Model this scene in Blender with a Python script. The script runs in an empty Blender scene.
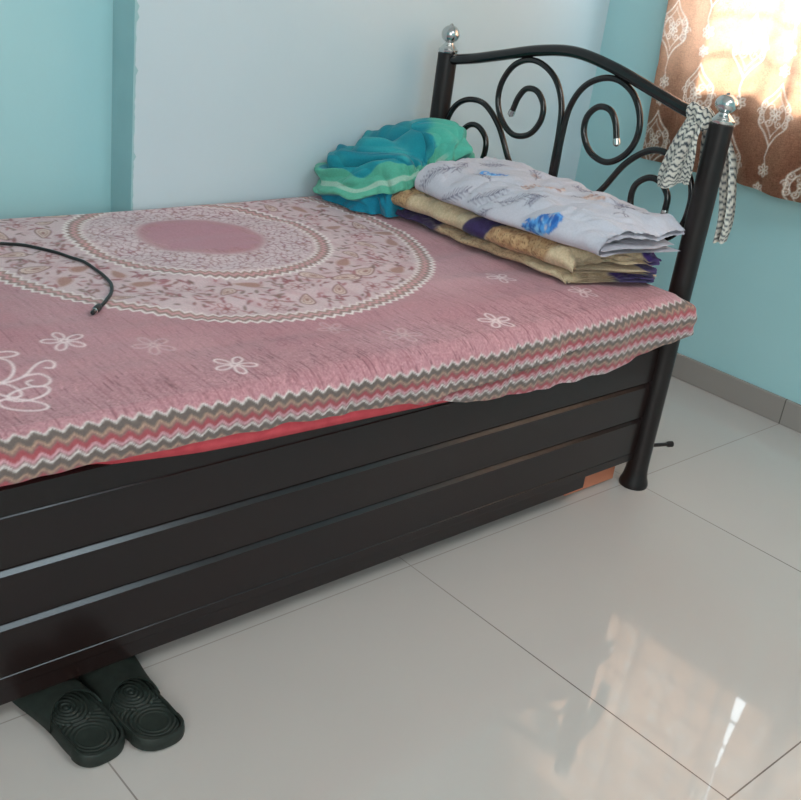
import bpy, math, random
import numpy as np
from mathutils import Matrix, Vector
random.seed(7); RNG = np.random.default_rng(7)
PI = math.pi
scene = bpy.context.scene
COL = scene.collection

# ------------------------------------------------------------------ helpers
def lin(c):
    c = np.asarray(c, float) / 255.0
    return np.where(c <= 0.04045, c / 12.92, ((c + 0.055) / 1.055) ** 2.4)
def L4(r, g, b): return tuple(lin((r, g, b)).tolist()) + (1.0,)

def thing(name, label, cat, loc=(0, 0, 0), rotz=0.0, group=None):
    o = bpy.data.objects.new(name, None); COL.objects.link(o)
    o.empty_display_size = 0.05
    o.location = loc; o.rotation_euler = (0, 0, rotz)
    o['label'] = label; o['category'] = cat
    if group: o['group'] = group
    return o
def tag(o, label, cat, group=None):
    o['label'] = label; o['category'] = cat
    if group: o['group'] = group
    return o
def link(name, me, mat, parent=None, smooth=True):
    o = bpy.data.objects.new(name, me); COL.objects.link(o)
    if mat: me.materials.append(mat)
    me.polygons.foreach_set('use_smooth', [smooth] * len(me.polygons))
    if parent: o.parent = parent
    return o
def struct(o):
    o['kind'] = 'structure'; return o

class MB:
    """collects quads / boxes / tubes in one vertex list"""
    def __init__(s): s.v = []; s.f = []
    def add(s, v, f):
        n = len(s.v); s.v += [tuple(map(float, p)) for p in v]; s.f += [tuple(n + i for i in q) for q in f]
    def box(s, x0, x1, y0, y1, z0, z1, bev=0.0):
        if bev <= 0:
            v = [(x, y, z) for x in (x0, x1) for y in (y0, y1) for z in (z0, z1)]
            s.add(v, [(0, 1, 3, 2), (4, 6, 7, 5), (0, 4, 5, 1), (2, 3, 7, 6), (0, 2, 6, 4), (1, 5, 7, 3)])
            return
        import bmesh
        bm = bmesh.new(); bmesh.ops.create_cube(bm, size=1)
        for q in bm.verts:
            q.co = ((x0 + x1) / 2 + q.co.x * (x1 - x0), (y0 + y1) / 2 + q.co.y * (y1 - y0), (z0 + z1) / 2 + q.co.z * (z1 - z0))
        bmesh.ops.bevel(bm, geom=bm.edges[:], offset=bev, segments=2, profile=0.5, affect='EDGES')
        bm.verts.index_update()
        s.add([q.co[:] for q in bm.verts], [[q.index for q in f.verts] for f in bm.faces]); bm.free()
    def prism_x(s, prof, x0, x1):           # prof: list of (y,z), counter-clockwise seen from +x
        n = len(prof)
        v = [(x0, y, z) for y, z in prof] + [(x1, y, z) for y, z in prof]
        f = [(i, i + n, (i + 1) % n + n, (i + 1) % n) for i in range(n)]
        f += [tuple(range(n)), tuple(range(2 * n - 1, n - 1, -1))]
        s.add(v, f)
    def tube(s, pts, r, k=12, closed=False, caps=True):
        P = np.array(pts, float); n = len(P)
        R = np.full(n, r, float) if np.isscalar(r) else np.array(r, float)
        T = np.gradient(P, axis=0); T /= np.linalg.norm(T, axis=1)[:, None] + 1e-12
        a = np.array([0, 0, 1.0]) if abs(T[0][2]) < 0.9 else np.array([1.0, 0, 0])
        N = np.cross(T[0], a); N /= np.linalg.norm(N)
        v = []
        for i in range(n):
            N = N - T[i] * (N @ T[i]); N /= np.linalg.norm(N); B = np.cross(T[i], N)
            for j in range(k):
                t = 2 * PI * j / k
                v.append(P[i] + R[i] * (math.cos(t) * N + math.sin(t) * B))
        f = [(i * k + j, i * k + (j + 1) % k, (i + 1) * k + (j + 1) % k, (i + 1) * k + j) for i in range(n - 1) for j in range(k)]
        if caps: f += [tuple(range(k - 1, -1, -1)), tuple(range((n - 1) * k, n * k))]
        s.add(v, f)
    def lathe(s, prof, c=(0, 0), k=24):     # prof: (r,z) from bottom to top
        v = []; n = len(prof)
        for r, z in prof:
            for j in range(k):
                t = 2 * PI * j / k; v.append((c[0] + r * math.cos(t), c[1] + r * math.sin(t), z))
        f = [(i * k + j, i * k + (j + 1) % k, (i + 1) * k + (j + 1) % k, (i + 1) * k + j) for i in range(n - 1) for j in range(k)]
        f += [tuple(range(k - 1, -1, -1)), tuple(range((n - 1) * k, n * k))]
        s.add(v, f)
    def build(s, name, mat, parent=None, smooth=True, auto=True):
        me = bpy.data.meshes.new(name); me.from_pydata(s.v, [], s.f); me.update()
        o = link(name, me, mat, parent, smooth)
        if smooth and auto:
            me.set_sharp_from_angle(angle=math.radians(38))
        return o

def spline(pts, n=8):
    P = np.array(pts, float); P = np.vstack([2 * P[0] - P[1], P, 2 * P[-1] - P[-2]]); out = []
    for i in range(1, len(P) - 2):
        for t in np.linspace(0, 1, n, endpoint=False):
            a, b, c, d = P[i - 1:i + 3]
            out.append(0.5 * (2 * b + (c - a) * t + (2 * a - 5 * b + 4 * c - d) * t * t + (3 * b - a - 3 * c + d) * t ** 3))
    out.append(P[-2]); return np.array(out)

def grid(name, P, mat, parent=None, col=None, wrap=False, flip=False):
    """P: (n,m,3) grid of points -> one smooth mesh, optional per-point linear colour"""
    n, m = P.shape[:2]
    me = bpy.data.meshes.new(name)
    me.vertices.add(n * m); me.vertices.foreach_set('co', P.reshape(-1).astype(np.float32))
    i = np.arange(n - 1)[:, None]; mm = m if wrap else m - 1; j = np.arange(mm)[None, :]
    j2 = (j + 1) % m
    q = np.stack([i * m + j, i * m + j2, (i + 1) * m + j2, (i + 1) * m + j], -1).reshape(-1, 4)
    if flip: q = q[:, ::-1]
    nf = len(q)
    me.loops.add(nf * 4); me.loops.foreach_set('vertex_index', q.reshape(-1).astype(np.int32))
    me.polygons.add(nf); me.polygons.foreach_set('loop_start', np.arange(0, nf * 4, 4, dtype=np.int32))
    me.update(calc_edges=True)
    if col is not None:
        at = me.color_attributes.new('Col', 'FLOAT_COLOR', 'POINT')
        c4 = np.ones((n * m, 4), np.float32); c4[:, :3] = col.reshape(-1, 3)
        at.data.foreach_set('color', c4.reshape(-1))
    return link(name, me, mat, parent, True)

def noise2(x, y, scale, seed, octv=2):
    """smooth random field made of sines, about -1..1"""
    r = np.random.default_rng(seed); out = 0; amp = 1; tot = 0
    for o in range(octv):
        for k in range(7):
            a = r.uniform(0, 2 * PI); f = (2 ** o) / scale * r.uniform(0.6, 1.4); ph = r.uniform(0, 2 * PI)
            out = out + amp * np.sin(2 * PI * f * (x * math.cos(a) + y * math.sin(a)) + ph) / 2.6
        tot += amp; amp *= 0.5
    return out / tot
def sstep(a, b, x):
    t = np.clip((x - a) / (b - a), 0, 1); return t * t * (3 - 2 * t)

class Canvas:
    """cloth print in metres, later sampled onto cloth vertices"""
    def __init__(s, u0, u1, v0, v1, res, base):
        s.u0, s.v0, s.res = u0, v0, res
        s.nu = int((u1 - u0) / res) + 1; s.nv = int((v1 - v0) / res) + 1
        s.U, s.V = np.meshgrid(u0 + np.arange(s.nu) * res, v0 + np.arange(s.nv) * res, indexing='ij')
        s.c = np.zeros((s.nu, s.nv, 3)); s.c[:] = lin(base)
    def mix(s, mask, col, win=None):
        c = lin(col)
        if win is None: s.c += mask[..., None] * (c - s.c)
        else:
            a = s.c[win]; a += mask[..., None] * (c - a)
    def win(s, x0, x1, y0, y1):
        a = max(0, int((x0 - s.u0) / s.res)); b = min(s.nu, int((x1 - s.u0) / s.res) + 2)
        c = max(0, int((y0 - s.v0) / s.res)); d = min(s.nv, int((y1 - s.v0) / s.res) + 2)
        return (slice(a, max(a, b)), slice(c, max(c, d)))
    def line(s, pts, w, col, al=1.0):
        pts = np.array(pts, float); h = w / 2 + s.res
        W = s.win(pts[:, 0].min() - h, pts[:, 0].max() + h, pts[:, 1].min() - h, pts[:, 1].max() + h)
        U, V = s.U[W], s.V[W]
        if U.size == 0: return
        D = np.full(U.shape, 9.0)
        for p, q in zip(pts[:-1], pts[1:]):
            d = q - p; L = d @ d + 1e-12
            t = np.clip(((U - p[0]) * d[0] + (V - p[1]) * d[1]) / L, 0, 1)
            D = np.minimum(D, np.hypot(U - p[0] - t * d[0], V - p[1] - t * d[1]))
        s.mix(al * np.clip((w / 2 - D) / s.res + 0.5, 0, 1), col, W)
    def blob(s, x, y, a, b, rot, col, al=1.0, tear=0.0):
        m = max(a, b) * 1.4; W = s.win(x - m, x + m, y - m, y + m); U, V = s.U[W] - x, s.V[W] - y
        if U.size == 0: return
        p = U * math.cos(rot) + V * math.sin(rot); q = -U * math.sin(rot) + V * math.cos(rot)
        q = q / np.clip(1 - tear * p / a, 0.15, 2)
        d = (np.hypot(p / a, q / b) - 1) * min(a, b)
        s.mix(al * np.clip(-d / s.res + 0.5, 0, 1), col, W)
    def ring(s, x, y, a, b, rot, w, col, al=1.0, tear=0.0):
        t = np.linspace(0, 2 * PI, 20); p = a * np.cos(t); q = b * np.sin(t) * (1 - tear * np.cos(t))
        s.line(np.stack([x + p * math.cos(rot) - q * math.sin(rot), y + p * math.sin(rot) + q * math.cos(rot)], 1), w, col, al)
    def sample(s, u, v):
        x = np.clip((u - s.u0) / s.res, 0, s.nu - 1.001); y = np.clip((v - s.v0) / s.res, 0, s.nv - 1.001)
        i = x.astype(int); j = y.astype(int); fx = (x - i)[..., None]; fy = (y - j)[..., None]
        c = s.c
        return (c[i, j] * (1 - fx) + c[i + 1, j] * fx) * (1 - fy) + (c[i, j + 1] * (1 - fx) + c[i + 1, j + 1] * fx) * fy

# ------------------------------------------------------------------ materials
def newmat(name):
    m = bpy.data.materials.new(name); m.use_nodes = True
    nt = m.node_tree; b = nt.nodes['Principled BSDF']
    return m, nt, b
def tex_noise(nt, scale, detail=3, rough=0.5, coord='Object', stretch=None):
    tc = nt.nodes.new('ShaderNodeTexCoord'); n = nt.nodes.new('ShaderNodeTexNoise')
    n.inputs['Scale'].default_value = scale; n.inputs['Detail'].default_value = detail; n.inputs['Roughness'].default_value = rough
    src = tc.outputs[coord]
    if stretch:
        mp = nt.nodes.new('ShaderNodeMapping'); mp.inputs['Scale'].default_value = stretch
        nt.links.new(src, mp.inputs['Vector']); src = mp.outputs['Vector']
    nt.links.new(src, n.inputs['Vector']); return n
def bump(nt, b, height_out, strength, dist):
    bp = nt.nodes.new('ShaderNodeBump'); bp.inputs['Strength'].default_value = strength; bp.inputs['Distance'].default_value = dist
    nt.links.new(height_out, bp.inputs['Height']); nt.links.new(bp.outputs['Normal'], b.inputs['Normal'])
def ramp(nt, src, stops):
    r = nt.nodes.new('ShaderNodeValToRGB'); e = r.color_ramp.elements
    while len(e) < len(stops): e.new(0.5)
    for x, (p, c) in zip(e, stops): x.position = p; x.color = c
    nt.links.new(src, r.inputs['Fac']); return r
def plain(name, c1, c2=None, rough=0.5, metal=0.0, scale=8, spec=0.5, bmp=0.0, bscale=60, bdist=0.002, detail=3):
    m, nt, b = newmat(name)
    n = tex_noise(nt, scale, detail)
    r = ramp(nt, n.outputs['Fac'], [(0.35, L4(*c1)), (0.65, L4(*(c2 or c1)))])
    nt.links.new(r.outputs['Color'], b.inputs['Base Color'])
    b.inputs['Roughness'].default_value = rough; b.inputs['Metallic'].default_value = metal
    b.inputs['Specular IOR Level'].default_value = spec
    if bmp: bump(nt, b, tex_noise(nt, bscale, 2).outputs['Fac'], bmp, bdist)
    return m
def cloth(name, rough=0.9, weave=900, bmp=0.25, var=0.12, translucent=None):
    m, nt, b = newmat(name)
    a = nt.nodes.new('ShaderNodeVertexColor'); a.layer_name = 'Col'
    n = tex_noise(nt, 220, 3, 0.6)
    mr = nt.nodes.new('ShaderNodeMapRange'); mr.inputs['To Min'].default_value = 1 - var; mr.inputs['To Max'].default_value = 1 + var
    mr.inputs['From Min'].default_value = 0.3; mr.inputs['From Max'].default_value = 0.7
    nt.links.new(n.outputs['Fac'], mr.inputs['Value'])
    mx = nt.nodes.new('ShaderNodeMix'); mx.data_type = 'RGBA'; mx.blend_type = 'MULTIPLY'; mx.inputs[0].default_value = 1
    nt.links.new(a.outputs['Color'], mx.inputs[6]); nt.links.new(mr.outputs['Result'], mx.inputs[7])
    nt.links.new(mx.outputs[2], b.inputs['Base Color'])
    b.inputs['Roughness'].default_value = rough; b.inputs['Specular IOR Level'].default_value = 0.25
    b.inputs['Sheen Weight'].default_value = 0.15
    bump(nt, b, tex_noise(nt, weave, 2, 0.6).outputs['Fac'], bmp, 0.0015)
    return m

def wall_mat(name, c1, c2):
    m, nt, b = newmat(name)
    n = tex_noise(nt, 1.3, 4, 0.55)
    r = ramp(nt, n.outputs['Fac'], [(0.3, L4(*c1)), (0.7, L4(*c2))])
    nt.links.new(r.outputs['Color'], b.inputs['Base Color'])
    b.inputs['Roughness'].default_value = 0.42; b.inputs['Specular IOR Level'].default_value = 0.5
    bump(nt, b, tex_noise(nt, 45, 4, 0.6).outputs['Fac'], 0.08, 0.004)
    return m
M_wall = wall_mat('turquoise_wall_paint', (164, 209, 214), (172, 215, 219))
M_wallsheen = wall_mat('wall_paint_window_sheen', (188, 209, 217), (198, 214, 221))  # base colour made paler to carry the window's sheen on the pier
M_ceil = plain('ceiling_white', (226, 230, 232), (234, 236, 238), 0.8)
M_skirt = plain('grey_tile_skirting', (146, 140, 134), (156, 150, 144), 0.3, scale=14)

def floor_mat():
    m, nt, b = newmat('glossy_floor_tiles')
    tc = nt.nodes.new('ShaderNodeTexCoord')
    br = nt.nodes.new('ShaderNodeTexBrick')
    br.offset = 0.0; br.squash = 1.0
    mp = nt.nodes.new('ShaderNodeMapping'); mp.inputs['Location'].default_value = (0.8, 8 * 0.8055, 0)
    nt.links.new(tc.outputs['Object'], mp.inputs['Vector']); nt.links.new(mp.outputs['Vector'], br.inputs['Vector'])
    br.inputs['Scale'].default_value = 1.0; br.inputs['Brick Width'].default_value = 0.8; br.inputs['Row Height'].default_value = 0.8055
    br.inputs['Mortar Size'].default_value = 0.0016; br.inputs['Mortar Smooth'].default_value = 0.2; br.inputs['Bias'].default_value = 0
    br.inputs['Color1'].default_value = L4(186, 179, 174); br.inputs['Color2'].default_value = L4(189, 182, 177)
    sx = nt.nodes.new('ShaderNodeSeparateXYZ'); nt.links.new(tc.outputs['Object'], sx.inputs[0])
    gm = nt.nodes.new('ShaderNodeMapRange'); gm.inputs['From Min'].default_value = -0.5; gm.inputs['From Max'].default_value = 0.0
    nt.links.new(sx.outputs['Y'], gm.inputs['Value'])
    gr = ramp(nt, gm.outputs['Result'], [(0.0, L4(98, 90, 85)), (1.0, L4(160, 152, 146))]); nt.links.new(gr.outputs['Color'], br.inputs['Mortar'])
    n = tex_noise(nt, 2.2, 4, 0.55)
    mr = nt.nodes.new('ShaderNodeMapRange'); mr.inputs['To Min'].default_value = 0.95; mr.inputs['To Max'].default_value = 1.04
    nt.links.new(n.outputs['Fac'], mr.inputs['Value'])
    mx = nt.nodes.new('ShaderNodeMix'); mx.data_type = 'RGBA'; mx.blend_type = 'MULTIPLY'; mx.inputs[0].default_value = 1
    nt.links.new(br.outputs['Color'], mx.inputs[6]); nt.links.new(mr.outputs['Result'], mx.inputs[7])
    nt.links.new(mx.outputs[2], b.inputs['Base Color'])
    b.inputs['Roughness'].default_value = 0.03; b.inputs['Specular IOR Level'].default_value = 0.42
    bump(nt, b, tex_noise(nt, 5, 2).outputs['Fac'], 0.015, 0.01)
    return m
M_floor = floor_mat()
M_black = plain('satin_black_paint', (30, 24, 24), (34, 27, 26), 0.33, spec=0.35, scale=5, bmp=0.03, bscale=160, bdist=0.001)
M_blackgl = plain('gloss_black_tube_paint', (22, 20, 20), (26, 23, 23), 0.16, scale=20)
M_panel = plain('dark_brown_black_panel', (31, 20, 19), (35, 23, 21), 0.22, scale=3, spec=0.45, bmp=0.02, bscale=120, bdist=0.001)
M_chrome = plain('brushed_steel', (196, 196, 196), (216, 214, 210), 0.2, 1.0, 30)
M_red = plain('red_mattress_cloth', (196, 72, 82), (208, 84, 92), 0.9, scale=40, spec=0.2, bmp=0.3, bscale=300)
M_ply = plain('terracotta_plywood', (188, 112, 84), (200, 124, 94), 0.6, scale=12)
M_rubber = plain('dark_green_rubber', (33, 38, 34), (40, 46, 41), 0.55, scale=60, spec=0.35, bmp=0.1, bscale=400)
M_rubber2 = plain('dark_green_footbed_rubber', (32, 39, 35), (40, 47, 42), 0.6, scale=60, spec=0.35, bmp=0.1, bscale=400)
M_cable = plain('black_cable_rubber', (22, 21, 22), (28, 27, 28), 0.4, scale=40)
M_alu = plain('window_frame_paint', (118, 96, 84), (132, 108, 94), 0.4, scale=20)
M_iron = plain('grille_iron', (70, 66, 64), (82, 77, 74), 0.5, scale=30)
M_sheet = cloth('printed_cotton_bedsheet', var=0.10)
M_grey = cloth('grey_floral_cotton', rough=0.75, bmp=0.12, var=0.05)
M_cream = cloth('cream_printed_quilt', rough=0.8, bmp=0.2, var=0.14)
M_teal = cloth('teal_muslin', rough=0.85, bmp=0.2, var=0.08)
M_scarf = cloth('striped_scarf_cloth', bmp=0.15, var=0.06)

def curtain_mat():
    m, nt, b = newmat('brown_voile_curtain')
    out = nt.nodes['Material Output']; nt.nodes.remove(b)
    a = nt.nodes.new('ShaderNodeVertexColor'); a.layer_name = 'Col'
    n = tex_noise(nt, 90, 3, 0.6, stretch=(1, 1, 5)); n2 = tex_noise(nt, 90, 3, 0.6, stretch=(1, 6, 1))
    ad = nt.nodes.new('ShaderNodeMath'); ad.operation = 'ADD'
    nt.links.new(n.outputs['Fac'], ad.inputs[0]); nt.links.new(n2.outputs['Fac'], ad.inputs[1])
    mr = nt.nodes.new('ShaderNodeMapRange'); mr.inputs['From Min'].default_value = 0.75; mr.inputs['From Max'].default_value = 1.25
    mr.inputs['To Min'].default_value = 0.7; mr.inputs['To Max'].default_value = 1.3
    nt.links.new(ad.outputs[0], mr.inputs['Value'])
    mx = nt.nodes.new('ShaderNodeMix'); mx.data_type = 'RGBA'; mx.blend_type = 'MULTIPLY'; mx.inputs[0].default_value = 1
    nt.links.new(a.outputs['Color'], mx.inputs[6]); nt.links.new(mr.outputs['Result'], mx.inputs[7])
    d = nt.nodes.new('ShaderNodeBsdfDiffuse'); nt.links.new(mx.outputs[2], d.inputs['Color'])
    t = nt.nodes.new('ShaderNodeBsdfTranslucent')
    mt = nt.nodes.new('ShaderNodeMix'); mt.data_type = 'RGBA'; mt.blend_type = 'MULTIPLY'; mt.inputs[0].default_value = 1
    sp = nt.nodes.new('ShaderNodeSeparateColor'); nt.links.new(a.outputs['Color'], sp.inputs[0])
    fm = nt.nodes.new('ShaderNodeMapRange'); fm.inputs['From Min'].default_value = 0.15; fm.inputs['From Max'].default_value = 0.6
    nt.links.new(sp.outputs[1], fm.inputs['Value'])
    tc_ = nt.nodes.new('ShaderNodeMix'); tc_.data_type = 'RGBA'; nt.links.new(fm.outputs['Result'], tc_.inputs[0])
    tc_.inputs[6].default_value = (1.0, 0.60, 0.40, 1); tc_.inputs[7].default_value = (1.0, 0.95, 0.9, 1)
    nt.links.new(tc_.outputs[2], mt.inputs[6]); nt.links.new(mr.outputs['Result'], mt.inputs[7])
    nt.links.new(mt.outputs[2], t.inputs['Color'])
    s = nt.nodes.new('ShaderNodeMixShader'); s.inputs[0].default_value = 0.29
    nt.links.new(d.outputs[0], s.inputs[1]); nt.links.new(t.outputs[0], s.inputs[2])
    tr = nt.nodes.new('ShaderNodeBsdfTransparent'); tr.inputs['Color'].default_value = (1, 0.8, 0.65, 1)
    s2 = nt.nodes.new('ShaderNodeMixShader'); s2.inputs[0].default_value = 0.0
    nt.links.new(s.outputs[0], s2.inputs[1]); nt.links.new(tr.outputs[0], s2.inputs[2])
    nt.links.new(s2.outputs[0], out.inputs['Surface'])
    return m
M_curtain = curtain_mat()
def glass_mat():
    m, nt, b = newmat('window_glass'); out = nt.nodes['Material Output']; nt.nodes.remove(b)
    g = nt.nodes.new('ShaderNodeBsdfGlossy'); g.inputs['Roughness'].default_value = 0.02
    tr = nt.nodes.new('ShaderNodeBsdfTransparent'); n = tex_noise(nt, 3)
    r = ramp(nt, n.outputs['Fac'], [(0.3, (0.93, 0.95, 0.95, 1)), (0.7, (0.97, 0.98, 0.98, 1))])
    nt.links.new(r.outputs['Color'], tr.inputs['Color'])
    s = nt.nodes.new('ShaderNodeMixShader'); s.inputs[0].default_value = 0.06
    nt.links.new(tr.outputs[0], s.inputs[1]); nt.links.new(g.outputs[0], s.inputs[2]); nt.links.new(s.outputs[0], out.inputs['Surface'])
    return m
M_glass = glass_mat()

M_panel.node_tree.nodes['Principled BSDF'].inputs['Specular Tint'].default_value = (0.80, 0.93, 1.0, 1)
# ------------------------------------------------------------------ the room
XL, XR, YF, YB, YP, ZC = -4.3, 0.778, -3.7, 1.09, 0.985, 2.75
XP = -0.96                                   # where the back wall steps forward
WY0, WY1, WZ0, WZ1 = -1.18, 0.690, 0.985, 2.02  # window opening
b = MB(); b.box(XL - .15, XR + .15, YF - .15, YB + .15, -0.1, 0); struct(b.build('floor', M_floor, smooth=False))
b = MB(); b.box(XL - .15, XR + .15, YF - .15, YB + .15, ZC, ZC + .1); struct(b.build('ceiling', M_ceil, smooth=False))
b = MB(); b.box(XL - .12, XP + .002, YB, YB + .12, 0, ZC)
o = struct(b.build('wall_back', M_wall, smooth=False))
# the pier that steps forward, with a slightly chipped plaster edge
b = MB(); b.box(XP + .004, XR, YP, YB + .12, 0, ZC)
o = struct(b.build('wall_pier', M_wallsheen, smooth=False))
def pier_edge():
    zs = np.arange(0, ZC, 0.012); r = np.random.default_rng(3)
    w = 0.004 + 0.003 * r.random(len(zs)); chip = (r.random(len(zs)) > 0.94); w[chip] += 0.006
    v = []; f = []
    for i, z in enumerate(zs):
        v += [(XP, YB, z), (XP, YP - .0008, z), (XP + w[i], YP - .0008, z)]
    for i in range(len(zs) - 1):
        a = i * 3; f += [(a, a + 1, a + 4, a + 3), (a + 1, a + 2, a + 5, a + 4)]
    m = MB(); m.add(v, f); return m
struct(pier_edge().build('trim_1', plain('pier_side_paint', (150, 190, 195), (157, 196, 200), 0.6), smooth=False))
b = MB()
b.box(XR, XR + .14, YF, WY0, 0, ZC); b.box(XR, XR + .14, WY1, YB, 0, ZC)
b.box(XR, XR + .14, WY0, WY1, 0, WZ0); b.box(XR, XR + .14, WY0, WY1, WZ1, ZC)
struct(b.build('wall_right', M_wall, smooth=False))
b = MB(); b.box(XL - .12, XL, YF, YB, 0, ZC); struct(b.build('wall_left', M_wall, smooth=False))
b = MB(); b.box(XL - .12, XR + .14, YF - .12, YF, 0, ZC); struct(b.build('wall_front', M_wall, smooth=False))
def skirting_mat():
    m, nt, b = newmat('grey_skirting_tiles'); tc = nt.nodes.new('ShaderNodeTexCoord'); br = nt.nodes.new('ShaderNodeTexBrick')
    br.offset = 0; mp = nt.nodes.new('ShaderNodeMapping'); mp.inputs['Rotation'].default_value = (PI / 2, 0, PI / 2); mp.inputs['Location'].default_value = (8.055, 4, 0)
    sx = nt.nodes.new('ShaderNodeSeparateXYZ'); cx = nt.nodes.new('ShaderNodeCombineXYZ')
    nt.links.new(tc.outputs['Object'], sx.inputs[0]); nt.links.new(sx.outputs['Y'], cx.inputs['X'])
    cx.inputs['Y'].default_value = 0.5
    ad = nt.nodes.new('ShaderNodeVectorMath'); ad.inputs[1].default_value = (8.055, 0, 0); nt.links.new(cx.outputs[0], ad.inputs[0])
    nt.links.new(ad.outputs[0], br.inputs['Vector'])
    br.inputs['Scale'].default_value = 1; br.inputs['Brick Width'].default_value = 0.8055; br.inputs['Row Height'].default_value = 5
    br.inputs['Mortar Size'].default_value = 0.002
    br.inputs['Color1'].default_value = L4(150, 143, 138); br.inputs['Color2'].default_value = L4(154, 147, 142); br.inputs['Mortar'].default_value = L4(100, 95, 90)
    nt.links.new(br.outputs['Color'], b.inputs['Base Color']); b.inputs['Roughness'].default_value = 0.25
    return m
M_sk = skirting_mat()
b = MB(); b.box(XR - .012, XR - .0005, YF + .013, YP - .013, .0005, 0.084, 0.0015); struct(b.build('baseboard_right', M_sk, smooth=False))
b = MB(); b.box(XP + .006, XR - .0125, YP - .012, YP - .0005, .0005, 0.084, 0.0015); struct(b.build('baseboard_back', M_skirt, smooth=False))

# window 1 : frame, two sliding sashes with panes, iron grille outside
win = bpy.data.objects.new('window_1', None); COL.objects.link(win); win['kind'] = 'structure'; win.location = (XR + .07, (WY0 + WY1) / 2, WZ0)
def wpart(name, mb, mat):
    me_o = mb.build(name, mat, None, smooth=False); me_o.parent = win; me_o.matrix_parent_inverse = Matrix.Translation(-win.location); return me_o
b = MB(); t = 0.030; xa, xb = XR + .05, XR + .10
b.box(xa, xb, WY0, WY0 + t, WZ0, WZ1); b.box(xa, xb, WY1 - t, WY1, WZ0, WZ1); b.box(xa, xb, WY0 + t, WY1 - t, WZ0, WZ0 + t); b.box(xa, xb, WY0 + t, WY1 - t, WZ1 - t, WZ1)
wpart('window_frame', b, M_alu)
ym = (WY0 + WY1) / 2
for (ya, yb_, dx) in ((WY0 + t, ym + .02, 0.0), (ym - .02, WY1 - t, 0.02)):
    b = MB(); x0 = xa + .006 + dx; x1 = x0 + .016; s = 0.024
    b.box(x0, x1, ya, ya + s, WZ0 + t, WZ1 - t); b.box(x0, x1, yb_ - s, yb_, WZ0 + t, WZ1 - t)
    b.box(x0, x1, ya + s, yb_ - s, WZ0 + t, WZ0 + t + s); b.box(x0, x1, ya + s, yb_ - s, WZ1 - t - s, WZ1 - t)
    wpart('sash', b, M_alu)
    b = MB(); b.box(x0 + .006, x0 + .010, ya + s, yb_ - s, WZ0 + t + s, WZ1 - t - s); wpart('glass_pane', b, M_glass)
b = MB(); xg = XR + .125
for y in (WY0 + .12, WY0 + .45, 0.02, 0.36): b.box(xg - .006, xg + .006, y - .006, y + .006, WZ0 + .001, WZ1 - .001)
for z in np.arange(WZ0 + .10, WZ1, 0.115): b.box(xg - .004, xg + .004, WY0 + .001, WY1 - .001, z - .004, z + .004)
wpart('grille', b, M_iron)

# ------------------------------------------------------------------ the bed
ZT = 0.552                                    # top of the sheet
HX, PY0, PY1, PR = -0.015, -0.014, 0.905, 0.0285
bed = thing('bed', 'black metal single bed with scrolled headboard and grooved dark side panel', 'bed', (-0.95, 0.445, 0))
def bpart(mb, name, mat, parent=None, **k):
    o = mb.build(name, mat, None, **k)
    o.parent = parent or bed
    off = Vector(bed.location)
    o.matrix_parent_inverse = Matrix.Translation(-off)
    return o
def sub(mb, name, mat, par, **k):
    o = mb.build(name, mat, None, **k); o.parent = par
    o.matrix_parent_inverse = (Matrix.Translation(Vector(bed.location)) @ par.matrix_parent_inverse @ Matrix.Translation((0, 0, 0))).inverted() @ Matrix.Identity(4)
    return o
fin = [(0.0262, 0.958), (0.0285, 0.962), (0.0285, 0.968), (0.024, 0.971), (0.0215, 0.975), (0.017, 0.980), (0.0135, 0.984), (0.013, 0.987)]
for a in np.linspace(-0.98, 1.25, 12): fin.append((0.0262 * math.cos(a), 1.010 + 0.0252 * math.sin(a)))
fin += [(0.0065, 1.0345), (0.004, 1.038), (0.0008, 1.0405)]
for (px, py, top, ball) in ((HX, PY0, 0.946, 1), (HX, PY1, 0.957, 1), (-1.885, PY0, 0.44, 0), (-1.885, PY1, 0.44, 0)):
    m = MB(); m.lathe([(PR, 0.045), (PR, top - .002), (PR - .002, top)], (px, py), 28)
    post = bpart(m, 'head_post' if ball else 'foot_post', M_black)
    m = MB(); m.lathe([(0.037, 0.0005), (0.0385, 0.006), (0.037, 0.014), (0.032, 0.028), (0.0295, 0.046), (0.0287, 0.06)], (px, py), 28)
    sub(m, 'foot_cap', M_black, post)
    if ball:
        m = MB(); m.lathe([(r, top + (z - 0.958) * (0.84 if py == PY0 else 0.97)) for r, z in fin], (px, py), 28); f = sub(m, 'finial', M_chrome, post); f['label'] = 'round silver finial'
# arched top rail
arch = [(0.905, 0.938), (0.893, 0.940), (0.80, 0.958), (0.703, 0.982), (0.565, 1.016), (0.445, 1.030), (0.32, 1.014), (0.19, 0.982), (0.09, 0.957), (0.0, 0.940), (-0.014, 0.938)]
m = MB(); m.tube(spline([(HX, y, z) for y, z in arch], 8), 0.0145, 16); bpart(m, 'top_rail', M_blackgl)
m = MB(); m.tube([(HX, PY0, 0.505), (HX, PY1, 0.505)], 0.0125, 14); bpart(m, 'lower_rail', M_blackgl)
CY = 0.4455
big = [(0.0055, 0.512), (0.0055, 0.66), (0.006, 0.749), (0.006, 0.822), (0.014, 0.895), (0.046, 0.952), (0.098, 0.983), (0.152, 0.987), (0.203, 0.963), (0.235, 0.914),
       (0.238, 0.862), (0.212, 0.816), (0.163, 0.788), (0.108, 0.800), (0.076, 0.840), (0.075, 0.883), (0.104, 0.914), (0.142, 0.914), (0.166, 0.888), (0.180, 0.848)]
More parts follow.
